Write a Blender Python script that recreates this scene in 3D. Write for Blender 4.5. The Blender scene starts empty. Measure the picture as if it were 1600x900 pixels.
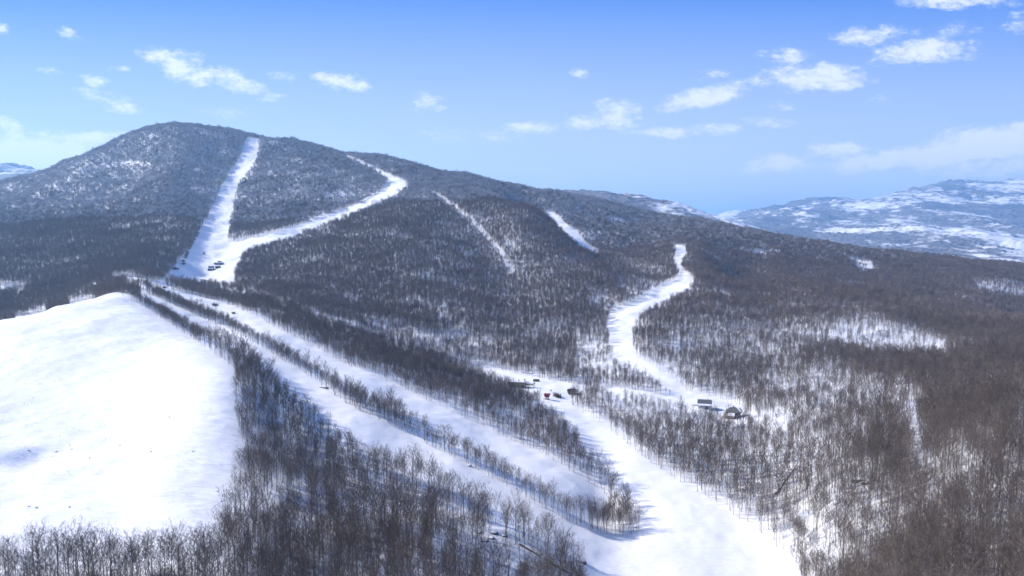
import bpy, bmesh, math, random
import numpy as np
from mathutils import Vector, Matrix
R = math.radians
C = bpy.context.scene
COL = C.collection
random.seed(7)
RNG = np.random.default_rng(7)

# ------------------------------------------------------------------ camera, sky, sun, exposure
FPX, PITCH = 1067.0, math.atan(80.0 / 1067.0)        # focal length in photo pixels (1600 wide); horizon at row 370
cd = bpy.data.cameras.new('camera'); cam = bpy.data.objects.new('camera', cd); COL.objects.link(cam)
cam.location = (0, 0, 0); cam.rotation_euler = (R(90) - PITCH, 0, 0)
cd.sensor_width = 36.0; cd.lens = 24.0; cd.clip_start = 0.5; cd.clip_end = 60000
C.camera = cam
SUN_EL, SUN_AZ = 34.0, -73.0                          # azimuth from +Y towards +X: the sun stands left, a little ahead
sl = bpy.data.lights.new('sun', 'SUN'); so = bpy.data.objects.new('sun', sl); COL.objects.link(so)
sl.energy = 5.0; sl.angle = R(0.5); sl.color = (1.0, 0.92, 0.82)
sd = Vector((math.sin(R(SUN_AZ)) * math.cos(R(SUN_EL)), math.cos(R(SUN_AZ)) * math.cos(R(SUN_EL)), math.sin(R(SUN_EL))))
so.rotation_euler = (-sd).to_track_quat('-Z', 'Y').to_euler()
C.view_settings.view_transform = 'Standard'; C.view_settings.look = 'None'
C.view_settings.exposure = 0.44; C.view_settings.gamma = 1.0; C.view_settings.use_curve_mapping = False
C.cycles.max_bounces = 5; C.cycles.diffuse_bounces = 3; C.cycles.glossy_bounces = 1
C.cycles.transmission_bounces = 1; C.cycles.volume_bounces = 1; C.cycles.transparent_max_bounces = 4
C.cycles.use_denoising = True; C.cycles.use_fast_gi = False; C.cycles.caustics_reflective = False
try: C.cycles.denoiser = 'OPENIMAGEDENOISE'; C.cycles.denoising_prefilter = 'ACCURATE'
except Exception: pass

def ray(px, py):                                      # slopes (x/y, z/y) of the view ray through a photo pixel
    a = (np.asarray(px, float) - 800) / FPX; b = (450 - np.asarray(py, float)) / FPX
    y = math.cos(PITCH) + b * math.sin(PITCH); z = b * math.cos(PITCH) - math.sin(PITCH)
    return a / y, z / y

def project(x, y, z):                                 # world -> photo pixel
    d = y * math.cos(PITCH) - z * math.sin(PITCH); u = y * math.sin(PITCH) + z * math.cos(PITCH)
    return 800 + FPX * x / d, 450 - FPX * u / d

class NT:
    """small helper for node trees"""
    def __init__(s, tree): s.t = tree; s.n = tree.nodes; s.l = tree.links
    def add(s, kind, **kw):
        nd = s.n.new(kind)
        for k, v in kw.items(): setattr(nd, k, v)
        return nd
    def link(s, a, b): s.l.new(a, b)
    def val(s, sock, v):
        if hasattr(v, 'is_linked') or isinstance(v, bpy.types.NodeSocket): s.l.new(v, sock)
        else: sock.default_value = v
    def math(s, op, a, b=0.0, c=None, clamp=False):
        nd = s.add('ShaderNodeMath', operation=op); nd.use_clamp = clamp
        s.val(nd.inputs[0], a); s.val(nd.inputs[1], b)
        if c is not None: s.val(nd.inputs[2], c)
        return nd.outputs[0]
    def ramp(s, fac, lo, hi, a=0.0, b=1.0, smooth=True):
        nd = s.add('ShaderNodeMapRange'); nd.interpolation_type = 'SMOOTHSTEP' if smooth else 'LINEAR'
        s.val(nd.inputs[0], fac); s.val(nd.inputs[1], lo); s.val(nd.inputs[2], hi); s.val(nd.inputs[3], a); s.val(nd.inputs[4], b)
        return nd.outputs[0]
    def noise(s, vec, scale, detail=3.0, rough=0.5, dist=0.0):
        nd = s.add('ShaderNodeTexNoise'); nd.inputs['Scale'].default_value = scale
        nd.inputs['Detail'].default_value = detail; nd.inputs['Roughness'].default_value = rough
        nd.inputs['Distortion'].default_value = dist
        if vec is not None: s.l.new(vec, nd.inputs['Vector'])
        return nd.outputs['Fac']
    def mix(s, fac, a, b, blend='MIX'):
        nd = s.add('ShaderNodeMix', data_type='RGBA', blend_type=blend)
        s.val(nd.inputs[0], fac)
        for i, v in ((6, a), (7, b)):
            if isinstance(v, tuple): nd.inputs[i].default_value = (*v, 1)
            else: s.l.new(v, nd.inputs[i])
        return nd.outputs[2]

# world: Nishita sky with clouds at fixed compass directions (like a sky photograph at infinity)
W = bpy.data.worlds.new('World'); C.world = W; W.use_nodes = True
w = NT(W.node_tree); w.n.clear()
wo = w.add('ShaderNodeOutputWorld'); bg = w.add('ShaderNodeBackground'); bg.inputs['Strength'].default_value = 0.15
sky = w.add('ShaderNodeTexSky'); sky.sky_type = 'NISHITA'; sky.sun_disc = False
sky.sun_elevation = R(SUN_EL); sky.sun_rotation = R(SUN_AZ); sky.altitude = 600
sky.air_density = 1.0; sky.dust_density = 0.25; sky.ozone_density = 3.0
tc = w.add('ShaderNodeTexCoord')
sx = w.add('ShaderNodeSeparateXYZ'); w.link(tc.outputs['Generated'], sx.inputs[0])
yy = w.math('MAXIMUM', sx.outputs[1], 0.02)
cs = w.math('DIVIDE', sx.outputs[0], yy); ct = w.math('DIVIDE', sx.outputs[2], yy)
cv = w.add('ShaderNodeCombineXYZ'); w.link(cs, cv.inputs[0]); w.link(w.math('MULTIPLY', ct, 2.0), cv.inputs[1])
n1 = w.noise(cv.outputs[0], 24.0, 8.0, 0.66); n2 = w.noise(cv.outputs[0], 23.0, 5.0, 0.6, 0.3); n3 = w.noise(cv.outputs[0], 7.0, 4.0, 0.55)
wrapS = w.math('MULTIPLY_ADD', w.math('SUBTRACT', n2, 0.5), 0.05, cs)
wrapT = w.math('MULTIPLY_ADD', w.math('SUBTRACT', n3, 0.5), 0.03, ct)
# (px, py, half width, half height, tilt degrees anticlockwise, strength)
CLOUDS = [(245, 88, 34, 11, -12, .8), (290, 112, 46, 17, -28, .9), (292, 88, 26, 9, -8, .55), (368, 128, 44, 13, -22, .85), (422, 154, 22, 6, 0, .45),
          (530, 125, 42, 12, -10, .85), (664, 157, 28, 11, -6, .7), (148, 122, 20, 9, -10, .55), (165, 152, 45, 8, -14, .5), (196, 171, 32, 8, -5, .65),
          (105, 52, 22, 7, -18, .5), (15, 198, 30, 9, -12, .7), (145, 213, 66, 10, 0, 1.0), (45, 242, 120, 26, 0, 1.7), (180, 104, 18, 5, 0, .35), (75, 106, 20, 6, 0, .35),
          (445, 120, 26, 7, -10, .4), (350, 178, 40, 8, 0, .35), (905, 118, 16, 7, -8, .5), (835, 201, 48, 8, 0, .85), (912, 193, 42, 8, 4, .9), (965, 177, 38, 19, -6, .85),
          (1035, 206, 58, 8, 0, .85), (1125, 203, 44, 7, 0, .75), (1100, 152, 70, 15, 12, .95), (1195, 130, 22, 10, 5, .6), (1280, 122, 76, 18, 2, 1.0), (1228, 91, 40, 10, 0, .65),
          (1365, 54, 62, 13, 2, .7), (1440, 80, 82, 17, 2, .9), (1500, 46, 34, 10, 5, .45), (1500, 3, 90, 10, 0, .8), (1590, 36, 26, 12, 0, .4), (1210, 193, 50, 7, 0, .45), (1225, 165, 22, 6, 0, .4),
          (1315, 236, 52, 12, 0, 1.0), (1215, 260, 68, 13, 0, .95), (1390, 250, 95, 15, 6, 1.3), (1530, 230, 140, 24, 9, 1.6), (1560, 258, 120, 20, 4, .8), (730, 212, 80, 8, 0, .35), (850, 284, 40, 6, 0, .4), (1110, 118, 26, 7, 0, .35), (1370, 155, 16, 6, 0, .3), (5, 46, 14, 8, 0, .5)]
acc = None
for (px, py, hw, hh, tl, st) in CLOUDS:
    s0, t0 = ray(px, py); a = hw * 1.25 / FPX; b = hh * 1.45 / FPX; ca, sa = math.cos(R(tl)), math.sin(R(tl))
    ds = w.math('SUBTRACT', wrapS, float(s0)); dt = w.math('SUBTRACT', wrapT, float(t0))
    u = w.math('MULTIPLY_ADD', ds, ca / a, w.math('MULTIPLY', dt, sa / a)); v = w.math('MULTIPLY_ADD', dt, ca / b, w.math('MULTIPLY', ds, -sa / b))
    q = w.math('SUBTRACT', 1.0, w.math('MULTIPLY_ADD', u, u, w.math('MULTIPLY', v, v)))
    q = w.math('MULTIPLY', w.math('MAXIMUM', q, -0.6), st + .12)
    acc = q if acc is None else w.math('SMOOTH_MAX', acc, q, 0.12)
n4 = w.noise(cv.outputs[0], 75.0, 6.0, 0.65, 0.4)
dens = w.math('ADD', acc, w.math('MULTIPLY_ADD', w.math('SUBTRACT', n1, 0.51), 2.6, w.math('MULTIPLY', w.math('SUBTRACT', n4, 0.5), 1.5)))
alpha = w.math('MULTIPLY', w.ramp(dens, 0.0, 1.15), w.math('MULTIPLY', w.ramp(acc, -0.25, 0.15), w.math('GREATER_THAN', sx.outputs[1], 0.03)))
veil = w.math('MULTIPLY', w.ramp(w.noise(cv.outputs[0], 3.2, 5.0, 0.6), 0.5, 0.8), w.ramp(ct, 0.02, 0.30, 0.20, 0.0))
alpha = w.math('MAXIMUM', w.math('MULTIPLY', alpha, 0.93), veil)
hs = w.add('ShaderNodeHueSaturation'); hs.inputs['Saturation'].default_value = 1.1; hs.inputs['Hue'].default_value = 0.512; hs.inputs['Value'].default_value = 1.0
w.link(sky.outputs[0], hs.inputs['Color'])
SKYTINT = w.mix(1.0, hs.outputs[0], (0.90, 0.92, 1.0), 'MULTIPLY')
GRAD = w.mix(w.ramp(ct, 0.02, 0.38, 0, 1, False), (4.7, 5.4, 5.9), (0.0, 0.98, 4.4))
SKYTINT = w.mix(w.ramp(ct, 0.42, 0.85, 0.95, 0.0), SKYTINT, GRAD)
CLOUDC = w.mix(w.ramp(dens, .3, 1.3), (4.4, 4.75, 5.4), (5.4, 5.6, 6.0))
w.link(w.mix(alpha, SKYTINT, CLOUDC), bg.inputs['Color'])
w.link(bg.outputs[0], wo.inputs['Surface'])

# ------------------------------------------------------------------ helpers
def tag(o, label=None, cat=None, group=None, kind=None):
    for k, v in (('label', label), ('category', cat), ('group', group), ('kind', kind)):
        if v: o[k] = v
    return o

def mesh_obj(name, verts, faces, mats, parent=None, mat_idx=None, smooth=False):
    me = bpy.data.meshes.new(name)
    me.from_pydata([tuple(v) for v in verts], [], [tuple(f) for f in faces])
    for m in (mats if isinstance(mats, (list, tuple)) else [mats]): me.materials.append(m)
    if mat_idx is not None: me.polygons.foreach_set('material_index', np.asarray(mat_idx, np.int32))
    if smooth: me.polygons.foreach_set('use_smooth', np.ones(len(me.polygons), bool))
    me.update()
    o = bpy.data.objects.new(name, me); COL.objects.link(o)
    if parent is not None: o.parent = parent
    return o

def empty(name, loc, rz=0.0):
    o = bpy.data.objects.new(name, None); COL.objects.link(o); o.location = loc; o.rotation_euler = (0, 0, rz); o.empty_display_size = 1; return o

def hash2(ix, iy, seed):
    h = (ix.astype(np.int64) * 374761393 + iy.astype(np.int64) * 668265263 + seed * 974634777) & 0x7fffffff
    h = ((h ^ (h >> 13)) * 1274126177) & 0x7fffffff
    h = (h ^ (h >> 16)) & 0x7fffffff
    return h / float(0x7fffffff)
def vnoise(x, y, seed=0):
    x = np.asarray(x, float); y = np.asarray(y, float)
    ix = np.floor(x); iy = np.floor(y); fx = x - ix; fy = y - iy
    fx = fx * fx * fx * (fx * (fx * 6 - 15) + 10); fy = fy * fy * fy * (fy * (fy * 6 - 15) + 10)
    a = hash2(ix, iy, seed); b = hash2(ix + 1, iy, seed); c = hash2(ix, iy + 1, seed); d = hash2(ix + 1, iy + 1, seed)
    return (a * (1 - fx) + b * fx) * (1 - fy) + (c * (1 - fx) + d * fx) * fy
def fbm(x, y, seed=0, oct=4, gain=0.5):
    s = 0.0; amp = 1.0; tot = 0.0
    for i in range(oct):
        s = s + amp * vnoise(x * 2 ** i, y * 2 ** i, seed + i * 17); tot += amp; amp *= gain
    return s / tot

# ------------------------------------------------------------------ terrain
# ground seen at a photo pixel, with its distance ahead in metres
CP = [
 # snow field on the left
 (0, 900, 118), (180, 895, 120), (340, 890, 122), (0, 800, 160), (180, 790, 165), (340, 790, 168), (0, 690, 220), (180, 690, 222), (370, 720, 205), (0, 600, 290), (180, 600, 290), (365, 600, 270),
 (0, 530, 370), (100, 515, 385), (200, 520, 380), (300, 530, 370), (0, 501, 430), (90, 479, 470), (178, 459, 520), (-150, 545, 400), (-150, 640, 260), (-150, 800, 160),
 # hollow and woods behind the field
 (0, 512, 500), (90, 492, 545), (175, 465, 590), (0, 502, 600), (100, 480, 660), (20, 452, 800), (100, 445, 800), (180, 440, 740), (0, 425, 900), (100, 420, 900), (200, 420, 850),
 (0, 365, 1180), (120, 370, 1120), (220, 380, 1050), (-150, 520, 620), (-150, 440, 900), (-150, 390, 1180),
 # main mountain
 (0, 325, 1480), (100, 300, 1600), (200, 280, 1650), (290, 270, 1600), (0, 292, 1900), (100, 252, 2000), (200, 216, 2060), (250, 204, 2090), (290, 200, 2100), (350, 205, 2100), (395, 216, 2040), (-150, 345, 1600), (-150, 350, 2000),
 (370, 280, 1620), (345, 340, 1320), (330, 395, 1060), (320, 440, 880), (260, 437, 790), (205, 440, 700), (250, 400, 930), (290, 350, 1200), (300, 300, 1500),
 (450, 225, 2010), (500, 233, 1980), (560, 245, 1930), (640, 262, 1880), (720, 276, 1850), (800, 290, 1850), (900, 309, 1880), (1000, 334, 1900), (1100, 352, 1880), (1200, 370, 1800), (1300, 386, 1720), (1400, 400, 1650), (1500, 411, 1600), (1600, 421, 1560), (1750, 440, 1500),
 (450, 300, 1480), (430, 365, 1150), (500, 342, 1290), (560, 320, 1370), (604, 300, 1430), (628, 285, 1480), (600, 268, 1580), (560, 250, 1700), (525, 241, 1790),
 (700, 285, 1640), (800, 302, 1650),
 # the middle hill
 (668, 300, 1380), (720, 307, 1330), (780, 315, 1290), (830, 332, 1220), (870, 362, 1120), (910, 395, 1020), (960, 425, 920), (720, 338, 1180), (762, 374, 1060), (805, 434, 880), (600, 350, 1130), (500, 400, 960), (420, 420, 920), (372, 430, 880),
 (600, 430, 840), (700, 430, 850), (880, 440, 840), (500, 455, 760), (600, 490, 690), (700, 500, 680), (820, 500, 690), (900, 480, 740), (950, 500, 690), (700, 550, 570), (800, 565, 545), (900, 565, 540), (400, 460, 740), (500, 498, 590), (600, 530, 550),
 # gully with the upper run, behind the hill
 (858, 334, 1520), (890, 366, 1330), (925, 394, 1190), (980, 412, 1120), (1040, 428, 1010), (830, 369, 1350), (960, 372, 1380), (1000, 350, 1650),
 # right hand run
 (1058, 388, 1180), (1062, 408, 1060), (1075, 432, 920), (1035, 457, 810), (975, 490, 700), (965, 525, 610), (995, 565, 510), (1050, 602, 445), (1100, 632, 395), (1145, 648, 375),
 # valley floor
 (760, 578, 520), (810, 598, 470), (850, 618, 425), (940, 610, 440), (880, 640, 388), (1000, 620, 420), (930, 690, 325), (980, 740, 275), (1050, 800, 237), (1130, 865, 208), (1000, 870, 205), (1240, 900, 190), (930, 900, 190), (1100, 900, 192),
 # pistes on the near slope
 (240, 458, 610), (330, 520, 440), (420, 565, 350), (550, 655, 279), (700, 735, 243), (850, 808, 221), (930, 855, 208), (280, 458, 640), (400, 497, 500), (500, 550, 408), (620, 620, 338), (750, 690, 292), (900, 770, 252), (950, 800, 246),
 (640, 585, 405), (720, 620, 366), (800, 660, 336), (900, 720, 286),
 # woods between field and near piste
 (450, 650, 272), (450, 750, 205), (420, 820, 160), (600, 760, 219), (600, 830, 177), (750, 830, 194), (850, 860, 192), (600, 895, 143), (800, 900, 162), (450, 890, 138),
 # right hand woods
 (1050, 700, 308), (1150, 740, 268), (1200, 800, 232), (1280, 880, 182), (1400, 880, 150), (1550, 890, 124), (1600, 830, 135), (1300, 780, 212), (1420, 790, 185), (1550, 780, 152), (1400, 700, 242), (1550, 700, 195), (1550, 650, 250), (1300, 640, 335), (1200, 640, 366),
 (1580, 617, 310), (1450, 620, 340), (1400, 590, 405), (1250, 560, 500), (1390, 550, 520), (1390, 515, 590), (1550, 555, 450), (1120, 560, 520), (1100, 500, 660), (1200, 500, 670), (1550, 520, 590), (1120, 445, 850), (1250, 446, 880), (1400, 472, 810), (1600, 512, 700), (1720, 540, 640),
 (1150, 450, 1000), (1300, 452, 1000), (1450, 478, 930), (1600, 512, 860), (1150, 400, 1250), (1250, 415, 1230), (1340, 418, 1300), (1450, 440, 1200), (1540, 450, 1120), (1600, 470, 1080), (1750, 640, 260), (1750, 800, 150), (1720, 470, 1150),
]
# hidden or distant ground: photo column, distance ahead, height relative to the camera
HZ = [(px, 40, -66) for px in (-150, 300, 700)] + [(1100, 40, -72), (1500, 40, -52), (1750, 40, -48), (300, 75, -62), (700, 75, -66), (1100, 100, -84), (1400, 80, -58)]
HZ += [(px, 2500, z) for px, z in ((-150, 10), (60, 130), (200, 210), (300, 240), (420, 210), (560, 180), (700, 110), (850, 60), (1000, 0), (1150, -70), (1300, -110), (1450, -125), (1600, -130), (1750, -130))]
FAR = [(-150, 290, 5200), (-40, 268, 5200), (20, 268, 5200), (50, 271, 5200), (130, 290, 5200), (300, 320, 5200), (500, 320, 5000), (700, 310, 4600), (850, 300, 4200), (905, 300, 3900), (950, 306, 3800), (1000, 315, 3700), (1060, 326, 3700), (1120, 346, 3700), (1180, 372, 3500), (1260, 392, 3400), (1350, 400, 3300), (1480, 406, 3200), (1600, 410, 3200), (1750, 414, 3200),
       (1100, 365, 6000), (1200, 370, 6000), (1280, 376, 5600), (1400, 366, 5600), (1500, 362, 5600), (1600, 366, 5600), (1280, 355, 7000), (1400, 340, 7200), (1500, 335, 7200), (1600, 335, 7200), (1750, 340, 7000), (1140, 341, 10500), (1160, 345, 9500), (1220, 331, 9500), (1283, 318, 9300), (1330, 321, 9500), (1380, 316, 9800), (1430, 303, 10000), (1495, 291, 10000), (1550, 295, 10000), (1600, 290, 10000), (1750, 295, 10000)]
CP += FAR
HZ += [(px, 15500, -150) for px in (-150, 200, 500, 800, 1000, 1200, 1400, 1600, 1750)] + [(200, 9000, -100), (600, 9000, -100), (900, 8000, -100), (1000, 9000, -80)]
HZ += [(px, 6000, 120) for px in (850, 950)] + [(1050, 5500, 0), (-100, 8000, 100)]
P = [];
for px, py, Y in CP:
    s, t = ray(px, py); P.append((float(s), math.log(Y), float(t) * Y))
for px, Y, z in HZ:
    P.append(((px - 800) / FPX, math.log(Y), z))
P = np.array(P); SS = 3.0
def kern(r2): return 0.5 * r2 * np.log(r2 + 1e-12)
def tps_fit(P):
    X = np.c_[P[:, 0] * SS, P[:, 1]]; n = len(X)
    d2 = ((X[:, None] - X[None]) ** 2).sum(-1)
    A = np.zeros((n + 3, n + 3)); A[:n, :n] = kern(d2) + np.eye(n) * 2e-4; A[:n, n] = 1; A[:n, n + 1:] = X; A[n, :n] = 1; A[n + 1:, :n] = X.T
    # solve for the elevation slope, which keeps near and far ground equally exact on screen
    b = np.r_[P[:, 2] / np.exp(P[:, 1]), 0, 0, 0]
    return X, np.linalg.solve(A, b)
TX, TW = tps_fit(P)
def terrain_base(s, v):
    sh = s.shape; s = s.ravel() * SS; v = v.ravel(); out = np.empty(len(s)); n = len(TX)
    for i in range(0, len(s), 20000):
        a = s[i:i + 20000]; b = v[i:i + 20000]
        d2 = (a[:, None] - TX[None, :, 0]) ** 2 + (b[:, None] - TX[None, :, 1]) ** 2
        out[i:i + 20000] = kern(d2) @ TW[:n] + TW[n] + TW[n + 1] * a + TW[n + 2] * b
    return (out * np.exp(v)).reshape(sh)

S_MAX = 0.95
NS, NV = 680, 620
V0, V1 = math.log(36.0), math.log(16000.0)
sg = np.linspace(-S_MAX, S_MAX, NS); vg = np.linspace(V0, V1, NV)
SG, VG = np.meshgrid(sg, vg)
ZG = terrain_base(SG, VG)
YG = np.exp(VG); XG = SG * YG
# natural relief: spurs and gullies on the mountains, soft drifts close by
far_w = np.clip((VG - math.log(700)) / 1.0, 0, 1)
ridge = 1 - np.abs(2 * fbm(XG / 260 + 0.25 * YG / 260, YG / 420, 3, 5) - 1)
ZG += far_w * (ridge - 0.72) * np.clip(YG * 0.016, 0, 60)
vf = np.clip((VG - math.log(3000)) / 0.5, 0, 1)
ridge2 = 1 - np.abs(2 * fbm(XG / 1500, YG / 2300, 9, 5) - 1)
ZG += vf * (ridge2 - 0.7) * 380 * np.clip(YG / 10000, 0, 1)
ZG += (fbm(XG / 38, YG / 38, 21, 4) - 0.5) * np.clip(YG * 0.012, 1.0, 9) + (fbm(XG / 7, YG / 7, 31, 3) - 0.5) * 0.55
_cols = (sg[1] - sg[0]); _rows = (vg[1] - vg[0])
def ground(x, y):                                     # height of the terrain at a world point
    x = np.asarray(x, float); y = np.maximum(np.asarray(y, float), 37.0)
    fs = np.clip((x / y + S_MAX) / _cols, 0, NS - 1.001); fv = np.clip((np.log(y) - V0) / _rows, 0, NV - 1.001)
    i = fs.astype(int); j = fv.astype(int); a = fs - i; b = fv - j
    return (ZG[j, i] * (1 - a) + ZG[j, i + 1] * a) * (1 - b) + (ZG[j + 1, i] * (1 - a) + ZG[j + 1, i + 1] * a) * b
def dent(px, py, depth, rx, ry, rot=0.0):
    s, t = ray(px, py); i = int((float(s) + S_MAX) / _cols); j = int(np.nonzero(ZG[:, i] / YG[:, i] >= t)[0][0]); x0, y0 = XG[j, i], YG[j, i]
    dx, dy = XG - x0, YG - y0; ca, sa = math.cos(rot), math.sin(rot); u = (dx * ca + dy * sa) / rx; v = (dy * ca - dx * sa) / ry
    ZG[...] -= depth * np.exp(-(u * u + v * v) ** 1.5)
dent(15, 722, 3.2, 15, 10, .3); dent(70, 712, 1.6, 9, 6, .3); dent(-5, 750, 2.0, 8, 6)
TG = ZG / YG
HID = np.maximum.accumulate(TG, axis=0)               # skyline so far, for the visibility of far points
def hit(px, py):                                      # first ground point seen through a photo pixel
    s, t = ray(px, py); s = float(s); t = float(t)
    fs = min(max((s + S_MAX) / _cols, 0), NS - 1.001); i = int(fs); a = fs - i
    col = TG[:, i] * (1 - a) + TG[:, i + 1] * a
    k = np.nonzero(col >= t)[0]
    if len(k) == 0:                                   # grazes the skyline: take the crest
        j = int(np.argmax(col[:int(NV * .85)])); y = math.exp(vg[j])
        return s * y, y
    j = k[0]
    if j == 0: y = math.exp(V0)
    else: y = math.exp(vg[j - 1] + (t - col[j - 1]) / (col[j] - col[j - 1]) * _rows)
    return s * y, y
def at(px, py):
    x, y = hit(px, py); return Vector((x, y, float(ground(x, y))))

def dens_poly(pts, step=6.0):
    out = []
    for (a, b), (c, d) in zip(pts, pts[1:] + pts[:1]):
        n = max(1, int(math.hypot(c - a, d - b) / step))
        out += [(a + (c - a) * k / n, b + (d - b) * k / n) for k in range(n)]
    return out
def world_poly(pts): return np.array([hit(px, py) for px, py in dens_poly(pts)])
def inside(poly, x, y):
    x = np.asarray(x, float); y = np.asarray(y, float); res = np.zeros(x.shape, bool)
    bx = (x >= poly[:, 0].min()) & (x <= poly[:, 0].max()) & (y >= poly[:, 1].min()) & (y <= poly[:, 1].max())
    xi = x[bx]; yi = y[bx]; r = np.zeros(xi.shape, bool)
    p = poly; q = np.roll(poly, -1, 0)
    for (x0, y0), (x1, y1) in zip(p, q):
        if y0 == y1: continue
        c = ((y0 > yi) != (y1 > yi)) & (xi < (x1 - x0) * (yi - y0) / (y1 - y0) + x0); r ^= c
    res[bx] = r; return res

def ribbon(pts):                                      # (px, py, half width in pixels across) -> outline in photo pixels
    L, Rr = [], []
    for k, (x, y, h) in enumerate(pts):
        x0, y0 = pts[max(k - 1, 0)][:2]; x1, y1 = pts[min(k + 1, len(pts) - 1)][:2]
        n = math.hypot(x1 - x0, y1 - y0); nx, ny = -(y1 - y0) / n, (x1 - x0) / n
        L.append((x + nx * h, y + ny * h)); Rr.append((x - nx * h, y - ny * h))
    return L + Rr[::-1]

OUT = {
 'snow_field': [(-260, 585), (-120, 538), (0, 503), (60, 487), (120, 472), (178, 460), (203, 464), (240, 491), (290, 522), (332, 550), (366, 575), (369, 610), (369, 650), (378, 690), (389, 720), (378, 745), (359, 775), (356, 812), (347, 850), (340, 886), (180, 894), (0, 896), (-260, 898)],
 'main': [(386, 215), (407, 215), (402, 250), (387, 275), (374, 290), (364, 330), (356, 377), (378, 388), (392, 388), (380, 405), (368, 430), (366, 455), (330, 449), (276, 442), (246, 455), (215, 450), (176, 446), (176, 431), (205, 431), (235, 441), (258, 437), (275, 417), (300, 386), (318, 351), (335, 316), (352, 281), (375, 245)],
 'cross': [(356, 380), (430, 365), (500, 340), (560, 318), (590, 303), (605, 290), (598, 276), (575, 263), (545, 250), (521, 240), (532, 240), (560, 250), (600, 270), (632, 283), (638, 294), (612, 312), (562, 334), (500, 359), (440, 383), (388, 398)],
 'narrow': [(660, 296), (678, 299), (702, 316), (726, 336), (752, 358), (772, 380), (790, 403), (808, 433), (801, 436), (782, 406), (763, 384), (743, 362), (718, 341), (694, 320)],
 'gully': [(848, 330), (866, 332), (880, 346), (900, 362), (918, 382), (942, 399), (925, 401), (905, 391), (890, 379), (870, 358)],
 'curve': [(1044, 382), (1071, 385), (1073, 402), (1063, 422), (1090, 441), (1076, 460), (1041, 480), (1006, 500), (989, 522), (989, 550), (1013, 568), (1046, 590), (1069, 606), (1076, 612), (1112, 619), (1150, 630), (1160, 645), (1152, 668), (1130, 664), (1090, 655), (1050, 640), (1000, 628), (938, 624), (938, 604), (1000, 612), (1050, 622), (1034, 613), (1003, 593), (968, 573), (953, 550), (948, 511), (955, 489), (990, 472), (1030, 452), (1060, 432), (1051, 411), (1056, 396)],
 'bottom': [(735, 568), (790, 580), (850, 592), (905, 602), (905, 616), (890, 632), (930, 656), (975, 691), (1020, 726), (1075, 761), (1120, 791), (1170, 821), (1215, 856), (1235, 880), (1252, 925), (1285, 990), (925, 990), (912, 940), (905, 900), (925, 868), (960, 848), (985, 840), (1003, 828), (985, 800), (975, 782), (960, 763), (945, 750), (925, 732), (910, 715), (895, 689), (870, 667), (838, 636), (790, 610), (735, 592)],
 'near': [(215, 452), (237, 462), (265, 474), (285, 484), (310, 495), (330, 506), (350, 510), (375, 524), (400, 538), (430, 556), (455, 571), (480, 587), (502, 604), (530, 622), (550, 637), (592, 656), (620, 669), (640, 679), (683, 704), (730, 724), (757, 741), (800, 764), (825, 780), (845, 795), (885, 815), (905, 823), (940, 836), (985, 838), (985, 845), (960, 848), (925, 868), (910, 890), (900, 878), (880, 864), (860, 848), (840, 840), (810, 830), (785, 822), (750, 804), (715, 784), (680, 759), (645, 747), (600, 736), (560, 714), (524, 687), (495, 665), (470, 645), (440, 621), (400, 572), (370, 548), (330, 540), (322, 531), (312, 527), (290, 514), (265, 498), (245, 486), (222, 474)],
 'second': [(250, 448), (271, 453), (315, 465), (342, 472), (375, 483), (400, 495), (420, 507), (445, 519), (470, 531), (490, 541), (515, 554), (540, 570), (580, 585), (610, 598), (640, 612), (680, 634), (700, 642), (730, 655), (760, 669), (790, 685), (835, 704), (865, 720), (890, 736), (920, 756), (940, 767), (953, 782), (952, 806), (930, 818), (905, 812), (885, 803), (860, 788), (830, 774), (800, 752), (740, 718), (690, 700), (645, 672), (620, 642), (580, 630), (555, 621), (510, 597), (490, 584), (440, 551), (390, 528), (345, 500), (300, 482), (260, 464), (237, 456)],
 'track': ribbon([(370, 455, 3), (450, 481, 3), (520, 508, 4), (600, 535, 4), (680, 560, 4), (742, 577, 5)]),
 'lane': ribbon([(1228, 790, 3), (1255, 825, 6), (1275, 860, 8), (1290, 905, 10)]),
 'brook': ribbon([(1425, 640, 5), (1430, 690, 8), (1436, 735, 8), (1455, 785, 5)]),
 'road': ribbon([(1540, 612, 3.5), (1570, 616, 4), (1605, 622, 4.5), (1650, 630, 5)]),
}
WP = {k: world_poly(v) for k, v in OUT.items()}
CLEAR = [k for k in WP if k != 'narrow']

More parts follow.
